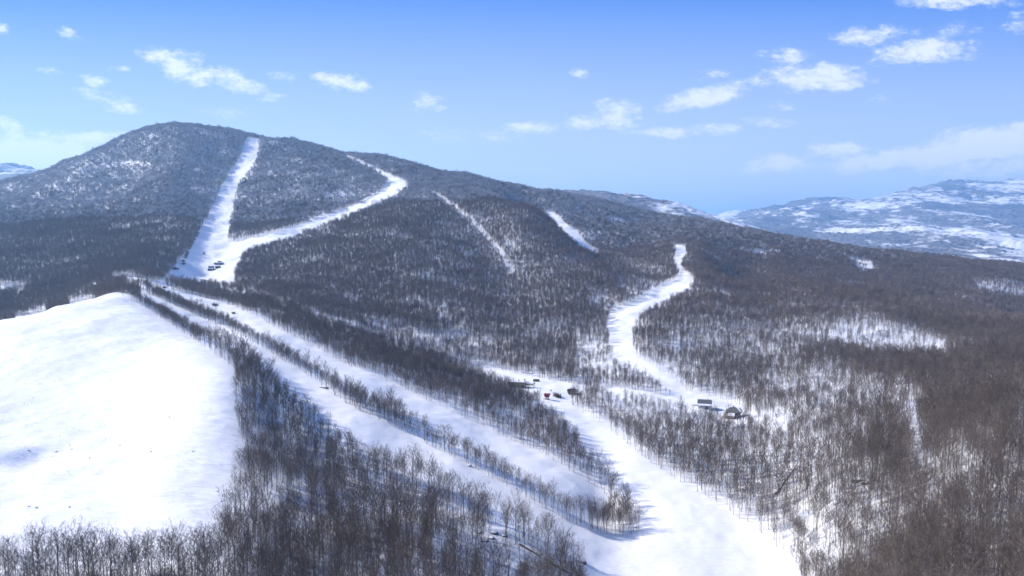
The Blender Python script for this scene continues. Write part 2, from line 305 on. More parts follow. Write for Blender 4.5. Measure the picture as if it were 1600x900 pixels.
# thinner woods and bare patches: photo outline -> share of trees kept
THIN = [([(1530, 613), (1605, 618), (1660, 632), (1650, 650), (1600, 647), (1540, 634)], .15), ([(925, 394), (955, 399), (1010, 414), (1050, 428), (1045, 437), (985, 422), (930, 404)], .38), ([(1300, 505), (1400, 512), (1480, 535), (1480, 556), (1390, 552), (1290, 545)], .22), ([(1040, 520), (1290, 500), (1300, 550), (1060, 570)], .6),
        ([(1230, 690), (1420, 680), (1450, 760), (1500, 905), (1250, 905), (1225, 790)], .95), ([(1190, 585), (1300, 575), (1440, 625), (1440, 655), (1330, 640), (1200, 615)], .5), ([(1480, 640), (1600, 650), (1600, 665), (1480, 655)], .4), ([(1450, 745), (1600, 750), (1600, 775), (1450, 765)], .45), ([(1100, 540), (1250, 560), (1240, 575), (1100, 560)], .55), ([(1180, 640), (1600, 620), (1600, 905), (1400, 905), (1420, 690)], .95), ([(1380, 620), (1450, 640), (1420, 665), (1330, 630)], .3),
        ([(1320, 402), (1360, 408), (1372, 425), (1345, 430)], .08), ([(1515, 436), (1600, 445), (1600, 470), (1530, 455)], .2), ([(1160, 390), (1200, 395), (1200, 402), (1165, 400)], .2),
        ([(640, 770), (780, 790), (915, 860), (900, 905), (820, 905), (700, 850)], .5), ([(0, 445), (45, 448), (40, 462), (0, 464)], .05),
        ([(940, 400), (1050, 432), (1040, 450), (985, 470), (960, 440)], .5), ([(700, 266), (722, 270), (722, 276), (702, 274)], .05), ([(950, 340), (1000, 345), (990, 352), (955, 350)], .2),
        ([(1080, 612), (1180, 622), (1192, 680), (1090, 665)], .8), ([(0, 270), (130, 240), (240, 260), (180, 330), (60, 340), (0, 330)], .62),
        ([(240, 460), (250, 450), (276, 441), (372, 452), (372, 478), (310, 464)], .5), ([(1170, 640), (1240, 640), (1230, 690), (1180, 680)], .45),
        ([(760, 585), (850, 598), (900, 615), (880, 640), (840, 628), (790, 605)], .5)]
THINW = [(world_poly(p), f) for p, f in THIN] + [(WP['narrow'], .22)]

# ------------------------------------------------------------------ materials
def new_mat(name):
    m = bpy.data.materials.new(name); m.use_nodes = True; nt = NT(m.node_tree)
    return m, nt, nt.n['Principled BSDF']
def snow_mat(name, groomed=False, far=False, bump=.55, run=62):
    m, nt, b = new_mat(name)
    g = nt.add('ShaderNodeNewGeometry'); pos = g.outputs['Position']
    b.inputs['Roughness'].default_value = 0.62; b.inputs['Specular IOR Level'].default_value = 0.25
    big = nt.noise(pos, 0.02, 4, .55); mid = nt.noise(pos, 0.14, 4, .6, .4); fine = nt.noise(pos, 1.3, 4, .6)
    col = nt.mix(nt.ramp(big, .3, .7), (0.80, 0.815, 0.845), (0.86, 0.865, 0.88))
    if far:                                           # distant hills: leafless woods as dark patches between open snow
        mp = nt.add('ShaderNodeMapping'); nt.link(pos, mp.inputs[0]); mp.inputs['Scale'].default_value = (1.0, 0.42, 2.4); mp.inputs['Rotation'].default_value = (0, 0, .35)
        wood = nt.math('ADD', nt.math('MULTIPLY', nt.noise(mp.outputs[0], 0.0011, 6, .62, .5), 1.0), nt.math('MULTIPLY', nt.math('SUBTRACT', nt.noise(mp.outputs[0], 0.012, 4, .6), .5), .50))
        sepn = nt.add('ShaderNodeSeparateXYZ'); nt.link(pos, sepn.inputs[0])
        wood = nt.math('ADD', wood, nt.ramp(sepn.outputs[2], 120, 700, 0.0, -0.05))
        wood = nt.math('ADD', wood, nt.ramp(sepn.outputs[1], 4300, 5600, -.04, 0.0))
        dist = nt.ramp(sepn.outputs[1], 2250, 2700)
        wood = nt.math('MULTIPLY', nt.ramp(wood, .37, .49), dist)
        speck = nt.ramp(nt.noise(pos, 0.05, 3, .7), .35, .65, .0, .30)
        col = nt.mix(wood, col, nt.mix(speck, (0.060, 0.055, 0.058), (0.75, 0.77, 0.80)))
    nt.link(col, b.inputs['Base Color'])
    h = nt.math('MULTIPLY_ADD', mid, .5, nt.math('MULTIPLY', fine, .12))
    bm_ = nt.add('ShaderNodeBump'); bm_.inputs['Strength'].default_value = bump; bm_.inputs['Distance'].default_value = .7
    if groomed:
        mp = nt.add('ShaderNodeMapping'); nt.link(pos, mp.inputs[0]); mp.inputs['Rotation'].default_value = (0, 0, R(run)); mp.inputs['Scale'].default_value = (.03, .8, .1)
        h = nt.math('ADD', nt.math('MULTIPLY', h, .5), nt.math('MULTIPLY', nt.noise(mp.outputs[0], 1.0, 5, .75, .2), .75))
    else:
        mp = nt.add('ShaderNodeMapping'); nt.link(pos, mp.inputs[0]); mp.inputs['Rotation'].default_value = (0, 0, R(25)); mp.inputs['Scale'].default_value = (.05, .22, .1)
        rg = nt.math('ABSOLUTE', nt.math('SUBTRACT', nt.noise(mp.outputs[0], 1.0, 6, .65, .8), .5))
        h = nt.math('ADD', h, nt.ramp(rg, 0.0, .06, .55, 0.0))
    nt.link(h, bm_.inputs['Height']); nt.link(bm_.outputs[0], b.inputs['Normal'])
    return m
SNOW = snow_mat('snow_with_far_woods', far=True); FIELD = snow_mat('wind_packed_snow', bump=.4); PISTE = snow_mat('groomed_snow', groomed=True, bump=.8, run=77); CROSS = snow_mat('groomed_snow_across', groomed=True, bump=.8, run=45)
def plain(name, col, rough=.8, var=.25, scale=3.0, spec=.2, bump=0.0):
    m, nt, b = new_mat(name); tcn = nt.add('ShaderNodeTexCoord')
    n = nt.noise(tcn.outputs['Object'], scale, 4, .6)
    lo = tuple(c * (1 - var) for c in col); hi = tuple(min(1, c * (1 + var)) for c in col)
    nt.link(nt.mix(n, lo, hi), b.inputs['Base Color']); b.inputs['Roughness'].default_value = rough; b.inputs['Specular IOR Level'].default_value = spec
    if bump:
        bb = nt.add('ShaderNodeBump'); bb.inputs['Strength'].default_value = bump; nt.link(n, bb.inputs['Height']); nt.link(bb.outputs[0], b.inputs['Normal'])
    return m
def bark_mat(name, a, bcol, rnd=.5):
    m, nt, b = new_mat(name); oi = nt.add('ShaderNodeObjectInfo'); tcn = nt.add('ShaderNodeTexCoord')
    n = nt.noise(tcn.outputs['Object'], 2.5, 3, .6)
    f = nt.math('ADD', nt.math('MULTIPLY', n, 1 - rnd), nt.math('MULTIPLY', oi.outputs['Random'], rnd), clamp=True)
    nt.link(nt.mix(f, a, bcol), b.inputs['Base Color']); b.inputs['Roughness'].default_value = .9; b.inputs['Specular IOR Level'].default_value = .1
    return m
BARK = bark_mat('grey_bark', (.15, .128, .11), (.42, .38, .335)); TWIG = bark_mat('brown_twigs', (.093, .072, .060), (.20, .162, .135), .6)
RIME = bark_mat('rimed_twigs', (.22, .22, .235), (.50, .50, .52), .6)
TWIGF = bark_mat('grey_brown_twigs', (.125, .098, .083), (.26, .208, .172), .6); NEEDLE = bark_mat('dark_needles', (.018, .026, .018), (.035, .05, .03)); WOODB = plain('weathered_wood', (.10, .075, .055), .85, .35)
ROCK = plain('dark_rock', (.09, .085, .082), .85, .4, 1.5, bump=.6)

# ------------------------------------------------------------------ ground sheets
normals = np.zeros((NV, NS, 3))
dxs = np.stack([np.gradient(XG, axis=1), np.gradient(YG, axis=1), np.gradient(ZG, axis=1)], -1)
dvs = np.stack([np.gradient(XG, axis=0), np.gradient(YG, axis=0), np.gradient(ZG, axis=0)], -1)
normals = np.cross(dxs, dvs); normals /= np.linalg.norm(normals, axis=-1, keepdims=True)
VERTS = np.stack([XG, YG, ZG], -1).reshape(-1, 3); NORM = normals.reshape(-1, 3)
idx = np.arange(NV * NS).reshape(NV, NS)
QUADS = np.stack([idx[:-1, :-1], idx[:-1, 1:], idx[1:, 1:], idx[1:, :-1]], -1).reshape(-1, 4)
qc = VERTS[QUADS].mean(1); owner = np.full(len(QUADS), -1)
SHEETS = [('snow_field', 'snow_field', FIELD), ('ski_run', 'main', PISTE), ('ski_run', 'cross', PISTE), ('ski_run', 'narrow', PISTE), ('ski_run', 'gully', PISTE), ('ski_run', 'curve', PISTE), ('ski_run', 'bottom', PISTE), ('ski_run', 'near', CROSS), ('ski_run', 'second', CROSS), ('snow_track', 'track', PISTE), ('road', 'road', PISTE)]
for k, (nm, key, m) in enumerate(SHEETS):
    ins = inside(WP[key], qc[:, 0], qc[:, 1]) & (owner < 0); owner[ins] = k
owner[(owner < 0) & (qc[:, 1] > 2900)] = 100
def sheet(name, sel, mat):
    q = QUADS[sel]; u, inv = np.unique(q, return_inverse=True); inv = inv.reshape(-1, 4)
    me = bpy.data.meshes.new(name); me.vertices.add(len(u)); me.vertices.foreach_set('co', VERTS[u].ravel())
    me.loops.add(inv.size); me.loops.foreach_set('vertex_index', inv.ravel().astype(np.int32))
    me.polygons.add(len(inv)); me.polygons.foreach_set('loop_start', np.arange(0, inv.size, 4, dtype=np.int32)); me.polygons.foreach_set('loop_total', np.full(len(inv), 4, np.int32))
    me.update(calc_edges=True); me.polygons.foreach_set('use_smooth', np.ones(len(inv), bool)); me.materials.append(mat)
    me.normals_split_custom_set_from_vertices(NORM[u].tolist())
    o = bpy.data.objects.new(name, me); COL.objects.link(o); o['kind'] = 'structure'; return o
for k, (nm, key, m) in enumerate(SHEETS):
    if (owner == k).any(): sheet(nm, owner == k, m)
sheet('terrain', owner == -1, SNOW); sheet('far_mountains', owner == 100, SNOW)
# the land beside and behind the viewpoint carries on to the horizon
ang0 = math.atan(S_MAX); nA = 90
ths = np.linspace(ang0, 2 * math.pi - ang0, nA); rr = np.exp(vg[::6]) ; rows = list(range(0, NV, 6))
if rows[-1] != NV - 1: rows.append(NV - 1)
vv, ff = [], []
for k, th in enumerate(ths):
    f = k / (nA - 1)
    for r in rows:
        Y = math.exp(vg[r]); rad = Y / math.cos(ang0); zr = ZG[r, -1] * (1 - f) + ZG[r, 0] * f
        zr = zr * (1 - math.sin(math.pi * f) * .35) - 20 * math.sin(math.pi * f)
        vv.append((rad * math.sin(th), rad * math.cos(th), zr))
nr = len(rows)
for k in range(nA - 1):
    for j in range(nr - 1): a = k * nr + j; ff.append((a, a + nr, a + nr + 1, a + 1))
base = len(vv); vv.append((0, 0, -66))
for k in range(nA - 1): ff.append((base, (k + 1) * nr, k * nr))
lo = len(vv); ring = [(float(s) * 36.0, 36.0, float(ZG[0, i])) for i, s in enumerate(sg)][::10] + [(float(sg[-1]) * 36, 36.0, float(ZG[0, -1]))]
vv += ring
for k in range(len(ring) - 1): ff.append((base, lo + k, lo + k + 1))
mesh_obj('surrounding_land', vv, ff, SNOW, smooth=True)['kind'] = 'structure'

# ------------------------------------------------------------------ bare trees
def tube(V, F, pts, rad, sides):
    b = len(V)
    for k, p in enumerate(pts):
        d = (pts[min(k + 1, len(pts) - 1)] - pts[max(k - 1, 0)]).normalized()
        u = d.cross(Vector((0.31, 0.92, .17))).normalized(); v = d.cross(u)
        if k == len(pts) - 1: V.append(p); break
        for i in range(sides):
            a = 2 * math.pi * i / sides; V.append(p + (u * math.cos(a) + v * math.sin(a)) * rad[k])
    n = len(pts)
    for k in range(n - 2):
        for i in range(sides):
            j = (i + 1) % sides; F.append((b + k * sides + i, b + k * sides + j, b + (k + 1) * sides + j, b + (k + 1) * sides + i))
    tip = b + (n - 1) * sides
    for i in range(sides): F.append((b + (n - 2) * sides + i, b + (n - 2) * sides + (i + 1) % sides, tip))
def gen_tree(rs, H, prim, sec, twig, tw, trunk_r, sides=5, spread=1.0, low=.34, fork=False):
    TV, TF, CV, CF = [], [], [], []
    def rv(a=1.0): return Vector((rs.uniform(-a, a), rs.uniform(-a, a), rs.uniform(-a, a)))
    stems = []
    n = 7
    lean = Vector((rs.uniform(-.05, .05), rs.uniform(-.05, .05), 0))
    pts = [Vector((0, 0, -0.5))]
    wob = Vector((0, 0, 0))
    for k in range(1, n + 1):
        z = H * k / n; wob = wob + Vector((rs.uniform(-.1, .1), rs.uniform(-.1, .1), 0)) * H / 12
        pts.append(Vector((0, 0, z)) + lean * z + wob)
    rad = [trunk_r * (1.25 if k == 0 else 1.0) * (1 - .86 * k / n) for k in range(n + 1)]
    tube(TV, TF, pts, rad, sides); stems.append((pts, 1.0))
    if fork:
        k0 = rs.randint(2, 3); az = rs.uniform(0, 6.28); p0 = pts[k0]; q = [p0]
        for j in range(1, 6):
            fz = j / 5; q.append(p0 + Vector((math.cos(az), math.sin(az), 0)) * (H * .16 * fz ** .7) + Vector((0, 0, (H * .96 - p0.z) * fz)) + rv(.12))
        tube(TV, TF, q, [rad[k0] * .75 * (1 - .85 * j / 5) for j in range(6)], sides); stems.append((q, .8))
    def along(q, f):
        f = min(max(f, 0), .999) * (len(q) - 1); i = int(f); return q[i].lerp(q[i + 1], f - i)
    per = prim // len(stems)
    for q, sc in stems:
        z0 = q[0].z
        for i in range(per):
            zf = low + (.98 - low) * (i + rs.random() * .8) / per
            zz = zf * H
            f = (zz - z0) / (q[-1].z - z0)
            if f < .08: continue
            p0 = along(q, f)
            az = i * 2.4 + rs.uniform(-.5, .5)
            L = H * (.10 + .30 * math.sin(math.pi * min(1, (1 - zf) * .95 + .10)) ** .8) * rs.uniform(.75, 1.15) * spread * sc
            up = rs.uniform(.75, 1.25) + .55 * (zf - .5)
            d = Vector((math.cos(az), math.sin(az), up)).normalized()
            br = [p0]; m = 4
            for j in range(m):
                d = (d + Vector((0, 0, .14)) + rv(.13)).normalized(); br.append(br[-1] + d * L / m)
            r0 = max(tw * .8, trunk_r * .30 * (1 - zf * .6))
            tube(CV, CF, br, [r0 * (1 - .8 * j / m) for j in range(m + 1)], 3)
            for s in range(sec):
                fs = .25 + .75 * (s + rs.random()) / sec; p1 = along(br, fs)
                d1 = (d * .7 + rv(.85) + Vector((0, 0, .3))).normalized(); L1 = L * rs.uniform(.25, .5) * (1.15 - .5 * fs)
                p2 = p1 + d1 * L1
                tube(CV, CF, [p1, p1 + d1 * L1 * .5 + rv(.05) * L1, p2], [tw * .62, tw * .45, 0], 3)
                for t in range(twig):
                    ft = rs.uniform(.2, 1.0); p3 = p1.lerp(p2, ft); d2 = (d1 * .8 + rv(.9) + Vector((0, 0, .35))).normalized(); L2 = rs.uniform(.35, .75) * H / 12
                    sd_ = d2.cross(rv()).normalized() * tw * .5
                    b = len(CV); CV += [p3 - sd_, p3 + sd_, p3 + d2 * L2]; CF.append((b, b + 1, b + 2))
    return TV, TF, CV, CF
def tree_mesh(name, T, cl=None, twigm=None):
    TV, TF, CV, CF = T; n = len(TV)
    me = bpy.data.meshes.new(name); me.from_pydata([tuple(v) for v in TV] + [tuple(v) for v in CV], [], list(TF) + [tuple(i + n for i in f) for f in CF])
    me.materials.append(BARK); me.materials.append(twigm or TWIG)
    me.polygons.foreach_set('material_index', np.r_[np.zeros(len(TF), np.int32), np.ones(len(CF), np.int32)]); me.update(); return me
def merge(parts):
    TV, TF, CV, CF = [], [], [], []
    for (a, b, c, d), off, sc in parts:
        n = len(TV); TV += [v * sc + off for v in a]; TF += [tuple(i + n for i in f) for f in b]
        n = len(CV); CV += [v * sc + off for v in c]; CF += [tuple(i + n for i in f) for f in d]
    return TV, TF, CV, CF
rs = random.Random(11)
NEAR = [gen_tree(rs, rs.uniform(11, 12.5), 20, 6, 7, .034, rs.uniform(.12, .16), 6, rs.uniform(.8, 1.25), rs.uniform(.28, .5), fork=(k % 3 == 2)) for k in range(10)]
MID = [gen_tree(rs, rs.uniform(10.5, 12.5), 13, 5, 4, .075, rs.uniform(.13, .17), 4, rs.uniform(.8, 1.2), rs.uniform(.3, .5), fork=(k % 3 == 2)) for k in range(8)]
FARS = [gen_tree(rs, rs.uniform(10, 12.5), 9, 4, 4, .19, .17, 3, rs.uniform(1.0, 1.35), rs.uniform(.36, .5)) for k in range(6)]
CLUMP = [merge([(FARS[rs.randrange(6)], Vector((rs.uniform(-4, 4), rs.uniform(-4, 4), rs.uniform(-1, .3))), rs.uniform(.75, 1.1)) for _ in range(4)]) for k in range(6)]

src = bpy.data.collections.new('tree_kinds')           # sources for the far woodland, not linked to the scene itself
def src_add(prefix, meshes):
    for k, me in enumerate(meshes):
        o = bpy.data.objects.new('%s%02d' % (prefix, k), me); src.objects.link(o)
src_add('a', [tree_mesh('near_tree', t) for t in NEAR]); src_add('b', [tree_mesh('mid_tree', t) for t in MID]); src_add('c', [tree_mesh('far_tree', t, twigm=TWIGF) for t in FARS])
src_add('d', [tree_mesh('tree_clump', t, twigm=TWIGF) for t in CLUMP]); src_add('e', [tree_mesh('rimed_clump', t, twigm=RIME) for t in CLUMP])
NA, NB, NC, ND = len(NEAR), len(MID), len(FARS), len(CLUMP)

# ------------------------------------------------------------------ where trees grow
def scatter(y0, y1, cell):
    smax = .84 if y0 < 600 else .94
    xs = np.arange(-smax * y1, smax * y1, cell); ys = np.arange(y0, y1, cell)
    X, Y = np.meshgrid(xs, ys); X = X + RNG.uniform(-.85, .85, X.shape) * cell; Y = Y + RNG.uniform(-.85, .85, X.shape) * cell
    k = (np.abs(X) < smax * Y + 8) & (Y > y0) & (Y < y1); return X[k], Y[k]
def wooded(X, Y):
    keep = np.ones(len(X))
    for f_poly, f in THINW: keep = np.where(inside(f_poly, X, Y), np.minimum(keep, f), keep)
    for k in CLEAR: keep[inside(WP[k], X, Y)] = 0
    gap = fbm(X / 34, Y / 34, 51, 4); keep *= np.clip((gap - np.where(Y > 640, .26, .32)) / .15, np.where(Y > 640, .5, np.where((Y < 158) | (X > .28 * Y) | ((X > .05 * Y) & (Y < 430)), .72, .34)), 1)
    keep[(Y > 380) & (Y < 535) & (X < -.575 * Y)] = 0
    for px, py, rad in SITES:
        q = at(px, py); keep[(X - q.x) ** 2 + (Y - q.y) ** 2 < rad ** 2] = 0
    return RNG.random(len(X)) < keep
SITES = [(1101, 637, 6.5), (1146, 651, 8), (808, 604, 8), (828, 606, 6), (893, 615, 4), (855, 624, 4), (838, 596, 4)]
pts = []
for y0, y1, cell, lod in ((66, 150, 2.15, 0), (150, 235, 2.4, 0), (235, 640, 2.65, 1), (640, 1250, 3.1, 2), (1250, 2450, 5.0, 3)):
    X, Y = scatter(y0, y1, cell); k = wooded(X, Y); X, Y = X[k], Y[k]; Z = ground(X, Y)
    # ground that no step to the side would bring into view carries no trees
    fs = np.clip((X / Y + S_MAX) / _cols, 0, NS - 1).astype(int); fv = np.clip((np.log(Y) - V0) / _rows, 0, NV - 1).astype(int)
    vis = (Z + 16) / Y > HID[np.maximum(fv - 1, 0), fs] - .012
    px, py = project(X, Y, Z); vis &= (Y > 235) | (project(X, Y, Z + 13)[1] < 930)
    X, Y, Z, px, py = X[vis], Y[vis], Z[vis], px[vis], py[vis]
    n = len(X); h = RNG.normal(1.0, .2, n).clip(.5, 1.5)
    h *= .68 + .30 * fbm(X / 60, Y / 60, 77, 2)
    h *= .78 if y0 < 600 else .86
    h *= 1 + .28 * np.clip((px - 1280) / 150, 0, 1) * (Y < 420)
    h *= np.where((px < 930) & (Y < 330), .95, 1.0) * np.where((px < 420) & (py > 800), .88, 1.0) * np.where((px > 900) & (px < 1060) & (py > 540) & (py < 660), .75, 1.0)
    if lod == 0: var = RNG.integers(0, NA, n)
    elif lod == 1: var = NA + RNG.integers(0, NB, n)
    elif lod == 2: var = NA + NB + RNG.integers(0, NC, n)
    else:
        rime = RNG.random(n) < np.clip((Z + 60) / 150, 0, .95) * np.clip(.50 + 1.1 * fbm(X / 130, Y / 130, 91, 3), .45, 1)
        var = NA + NB + NC + RNG.integers(0, ND, n) + np.where(rime, ND, 0)
    pts.append(np.c_[X, Y, Z, h, RNG.uniform(0, 6.283, n), var, px, py])
PT = np.concatenate(pts)
# small trees in the narrow strips are lower
X, Y, Z, px, py = PT[:, 0], PT[:, 1], PT[:, 2], PT[:, 6], PT[:, 7]
# narrow tree strips between the runs: close rows of younger trees
STRIPS = [([(200, 466), (222, 479), (245, 491), (265, 504), (290, 521), (306, 532), (318, 532), (306, 523), (290, 513), (265, 497), (245, 485), (222, 473), (208, 462)], 1.6, .46),
          ([(237, 457), (260, 465), (300, 483), (345, 501), (390, 529), (440, 552), (490, 585), (492, 594), (440, 563), (400, 538), (375, 524), (345, 508), (310, 495), (285, 484), (265, 474), (240, 463)], 1.6, .48),
          ([(490, 585), (510, 598), (555, 622), (580, 631), (620, 643), (645, 673), (690, 701), (740, 719), (800, 753), (830, 775), (860, 789), (885, 804), (905, 813), (930, 819), (955, 805), (985, 800), (1003, 826), (985, 838), (940, 836), (905, 823), (885, 815), (845, 795), (800, 764), (757, 741), (730, 724), (683, 704), (640, 679), (592, 656), (550, 637), (502, 603)], 1.7, .53),
          ([(270, 445), (290, 445), (330, 455), (371, 464), (410, 485), (420, 503), (400, 494), (375, 482), (342, 471), (315, 464), (280, 453)], 2.4, .50)]
drop = np.zeros(len(PT), bool); extra = []
for poly, cell, hs_ in STRIPS:
    wp = world_poly(poly); drop |= inside(wp, X, Y)
    gx, gy = np.meshgrid(np.arange(wp[:, 0].min(), wp[:, 0].max(), cell), np.arange(wp[:, 1].min(), wp[:, 1].max(), cell))
    gx = gx + RNG.uniform(-.8, .8, gx.shape) * cell; gy = gy + RNG.uniform(-.8, .8, gy.shape) * cell; k = inside(wp, gx, gy) & (RNG.random(gx.shape) < .9); gx, gy = gx[k], gy[k]
    gz = ground(gx, gy); n = len(gx); a_, b_ = project(gx, gy, gz)
    extra.append(np.c_[gx, gy, gz, hs_ * RNG.normal(1, .2, n).clip(.5, 1.4), RNG.uniform(0, 6.283, n), np.where(gy < 235, RNG.integers(0, NA, n), np.where(gy < 640, NA + RNG.integers(0, NB, n), NA + NB + RNG.integers(0, NC, n))), a_, b_])
PT = np.concatenate([PT[~drop]] + extra)
open('/tmp/count.txt', 'w').write(str(len(PT)))

# the 300 that show largest are objects of their own
onscreen = (PT[:, 6] > 4) & (PT[:, 6] < 1596) & (PT[:, 1] < 235)
toppy = project(PT[:, 0], PT[:, 1], PT[:, 2] + 11.5 * PT[:, 3])[1]
size = np.where(onscreen & (toppy < 880), (np.minimum(PT[:, 7], 900) - toppy), 0)
own = np.argsort(-size)[:300]
isown = np.zeros(len(PT), bool); isown[own] = True
TRUNKM, CROWNM = [], []
for TV, TF, CV, CF in NEAR:
    a = bpy.data.meshes.new('trunk'); a.from_pydata([tuple(v) for v in TV], [], TF); a.materials.append(BARK); TRUNKM.append(a)
    a = bpy.data.meshes.new('crown'); a.from_pydata([tuple(v) for v in CV], [], CF); a.materials.append(TWIG); CROWNM.append(a)
def tree_label(px, py, top, tall):
    size = 'tall' if tall > 1.08 else ('short' if tall < .88 else 'slender')
    if py > 855 and px < 400 or (px < 400 and py > 820):
        where = ('in the front row below the field, ' + ['at its left end', 'left of its middle', 'in its middle', 'right of its middle', 'near its right end'][min(4, int(px / 80))])
    elif px < 560: where = 'on the bank beside the snowfield, ' + ('at the bottom edge' if py > 880 else 'halfway down the slope')
    elif px < 920: where = 'in the brown wood along the bottom, ' + ['left of the boulders', 'below the boulders', 'beside the near run'][min(2, int((px - 560) / 120))]
    elif px < 1240: where = 'beside the foot of the wide ski run'
    elif px < 1420: where = 'in the open wood by the logs, ' + ('below the brook' if py > 840 else 'above the log pile')
    else: where = 'in the dense brown wood at the right edge, ' + ['nearest the bottom corner', 'halfway up', 'below the roadside'][0 if py > 860 else (1 if py > 780 else 2)]
    return '%s bare tree %s' % (size, where), where
n = 0
for i in own:
    x, y, z, h, rz, var, px, py = PT[i]; var = int(var)
    t = empty('bare_tree', (x, y, z), rz); t.scale = (h, h, h)
    lab, where = tree_label(px, py, toppy[i], h)
    tag(t, lab, 'tree', 'bare trees ' + where.split(',')[0])
    for nm, me in (('trunk', TRUNKM[var]), ('crown', CROWNM[var])):
        o = bpy.data.objects.new(nm, me); COL.objects.link(o); o.parent = t
# all the other trees: one woodland
rest = PT[~isown]
me = bpy.data.meshes.new('woodland'); me.vertices.add(len(rest)); me.vertices.foreach_set('co', rest[:, :3].ravel())
for nm, col_, ty in (('tscale', 3, 'FLOAT'), ('trot', 4, 'FLOAT'), ('tvar', 5, 'INT')):
    at_ = me.attributes.new(nm, ty, 'POINT'); at_.data.foreach_set('value', rest[:, col_].astype(np.int32 if ty == 'INT' else np.float32))
wood = bpy.data.objects.new('woodland', me); COL.objects.link(wood)
tag(wood, 'leafless grey brown woods covering the hills between the ski runs', 'woods', kind='stuff')
ng = bpy.data.node_groups.new('woodland', 'GeometryNodeTree'); ng.is_modifier = True
ng.interface.new_socket('Geometry', in_out='INPUT', socket_type='NodeSocketGeometry'); ng.interface.new_socket('Geometry', in_out='OUTPUT', socket_type='NodeSocketGeometry')
gi = ng.nodes.new('NodeGroupInput'); go = ng.nodes.new('NodeGroupOutput')
ci = ng.nodes.new('GeometryNodeCollectionInfo'); ci.inputs['Collection'].default_value = src; ci.inputs['Separate Children'].default_value = True; ci.inputs['Reset Children'].default_value = True
ip = ng.nodes.new('GeometryNodeInstanceOnPoints'); ip.inputs['Pick Instance'].default_value = True
def gattr(nm, ty):
    a = ng.nodes.new('GeometryNodeInputNamedAttribute'); a.data_type = ty; a.inputs['Name'].default_value = nm; return a.outputs['Attribute']
cx = ng.nodes.new('ShaderNodeCombineXYZ'); ng.links.new(gattr('trot', 'FLOAT'), cx.inputs[2])
e2r = ng.nodes.new('FunctionNodeEulerToRotation'); ng.links.new(cx.outputs[0], e2r.inputs[0])
ng.links.new(gi.outputs[0], ip.inputs['Points']); ng.links.new(ci.outputs[0], ip.inputs['Instance']); ng.links.new(gattr('tvar', 'INT'), ip.inputs['Instance Index'])
ng.links.new(e2r.outputs[0], ip.inputs['Rotation']); ng.links.new(gattr('tscale', 'FLOAT'), ip.inputs['Scale']); ng.links.new(ip.outputs[0], go.inputs[0])
md = wood.modifiers.new('woodland', 'NODES'); md.node_group = ng
# ------------------------------------------------------------------ huts, machines, rocks, bushes
STONEW = plain('pale_plaster', (.48, .46, .43), .85, .12, 1.2); BEIGE = plain('beige_boards', (.36, .29, .20), .8, .2, 1.5); DARKW = plain('dark_boards', (.055, .047, .042), .8, .35, 2.0)
SLATE = plain('grey_roof', (.12, .125, .13), .7, .3, 1.6); GREENR = plain('grey_green_roof', (.125, .13, .125), .75, .25, 1.2); CAP = plain('snow_cap', (.83, .84, .865), .6, .04, .8)
GLASS = plain('dark_window', (.02, .025, .03), .15, .2, 1, .5); REDP = plain('red_paint', (.30, .018, .025), .45, .2, 1.5, .4); WHITEP = plain('white_paint', (.75, .72, .70), .5, .1); STEEL = plain('grey_steel', (.20, .20, .21), .45, .2, 2, .5)
def box(V, F, c, d, rz=0.0, top=(1, 1)):
    b = len(V); ca, sa = math.cos(rz), math.sin(rz)
    for z in (0, 1):
        kx, ky = top if z else (1, 1)
        for sx_, sy_ in ((-1, -1), (1, -1), (1, 1), (-1, 1)):
            x, y = sx_ * d[0] / 2 * kx, sy_ * d[1] / 2 * ky
            V.append((c[0] + x * ca - y * sa, c[1] + x * sa + y * ca, c[2] + z * d[2]))
    F += [(b, b + 3, b + 2, b + 1), (b + 4, b + 5, b + 6, b + 7)] + [(b + i, b + (i + 1) % 4, b + 4 + (i + 1) % 4, b + 4 + i) for i in range(4)]
def boxes(name, lst, mat, parent):
    V, F = [], []
    for l in lst: box(V, F, *l)
    o = mesh_obj(name, V, F, mat, parent)
    bv = o.modifiers.new('edge', 'BEVEL'); bv.width = .03; bv.segments = 1; bv.limit_method = 'ANGLE'; return o
def prism(name, prof, x0, x1, mat, parent):          # profile in (y, z) drawn out along x
    n = len(prof); V = [(x0, y, z) for y, z in prof] + [(x1, y, z) for y, z in prof]
    F = [tuple(range(n))[::-1], tuple(range(n, 2 * n))] + [(i, (i + 1) % n, n + (i + 1) % n, n + i) for i in range(n)]
    return mesh_obj(name, V, F, mat, parent)
def gable(root, L, Wd, eave, rid, wallm, roofm, snow_front=.35, snow_back=1.0, over=.45, th=.16):
    prism('wall', [(-Wd / 2, -1.2), (Wd / 2, -1.2), (Wd / 2, eave), (0, rid), (-Wd / 2, eave)], -L / 2, L / 2, wallm, root)
    sl_ = (rid - eave) / (Wd / 2)
    def slope(sgn, f0, f1, z0, t, name, mat, par, ov):
        ys = [sgn * (Wd / 2 + over) * f for f in (f0, f1)]; zs = [rid - abs(y) * sl_ + z0 for y in ys]
        return prism(name, [(ys[0], zs[0]), (ys[1], zs[1]), (ys[1], zs[1] + t), (ys[0], zs[0] + t)], -L / 2 - ov, L / 2 + ov, mat, par)
    r = None
    for sgn in (-1, 1): r = slope(sgn, 0.0, 1.0, .004, th, 'roof', roofm, root, .4)
    slope(1, 0.002, snow_back, th + .006, .34, 'snow', CAP, r, .36)
    if snow_front: slope(-1, 1 - snow_front, .995, th + .006, .22, 'snow', CAP, r, .36)
    return r
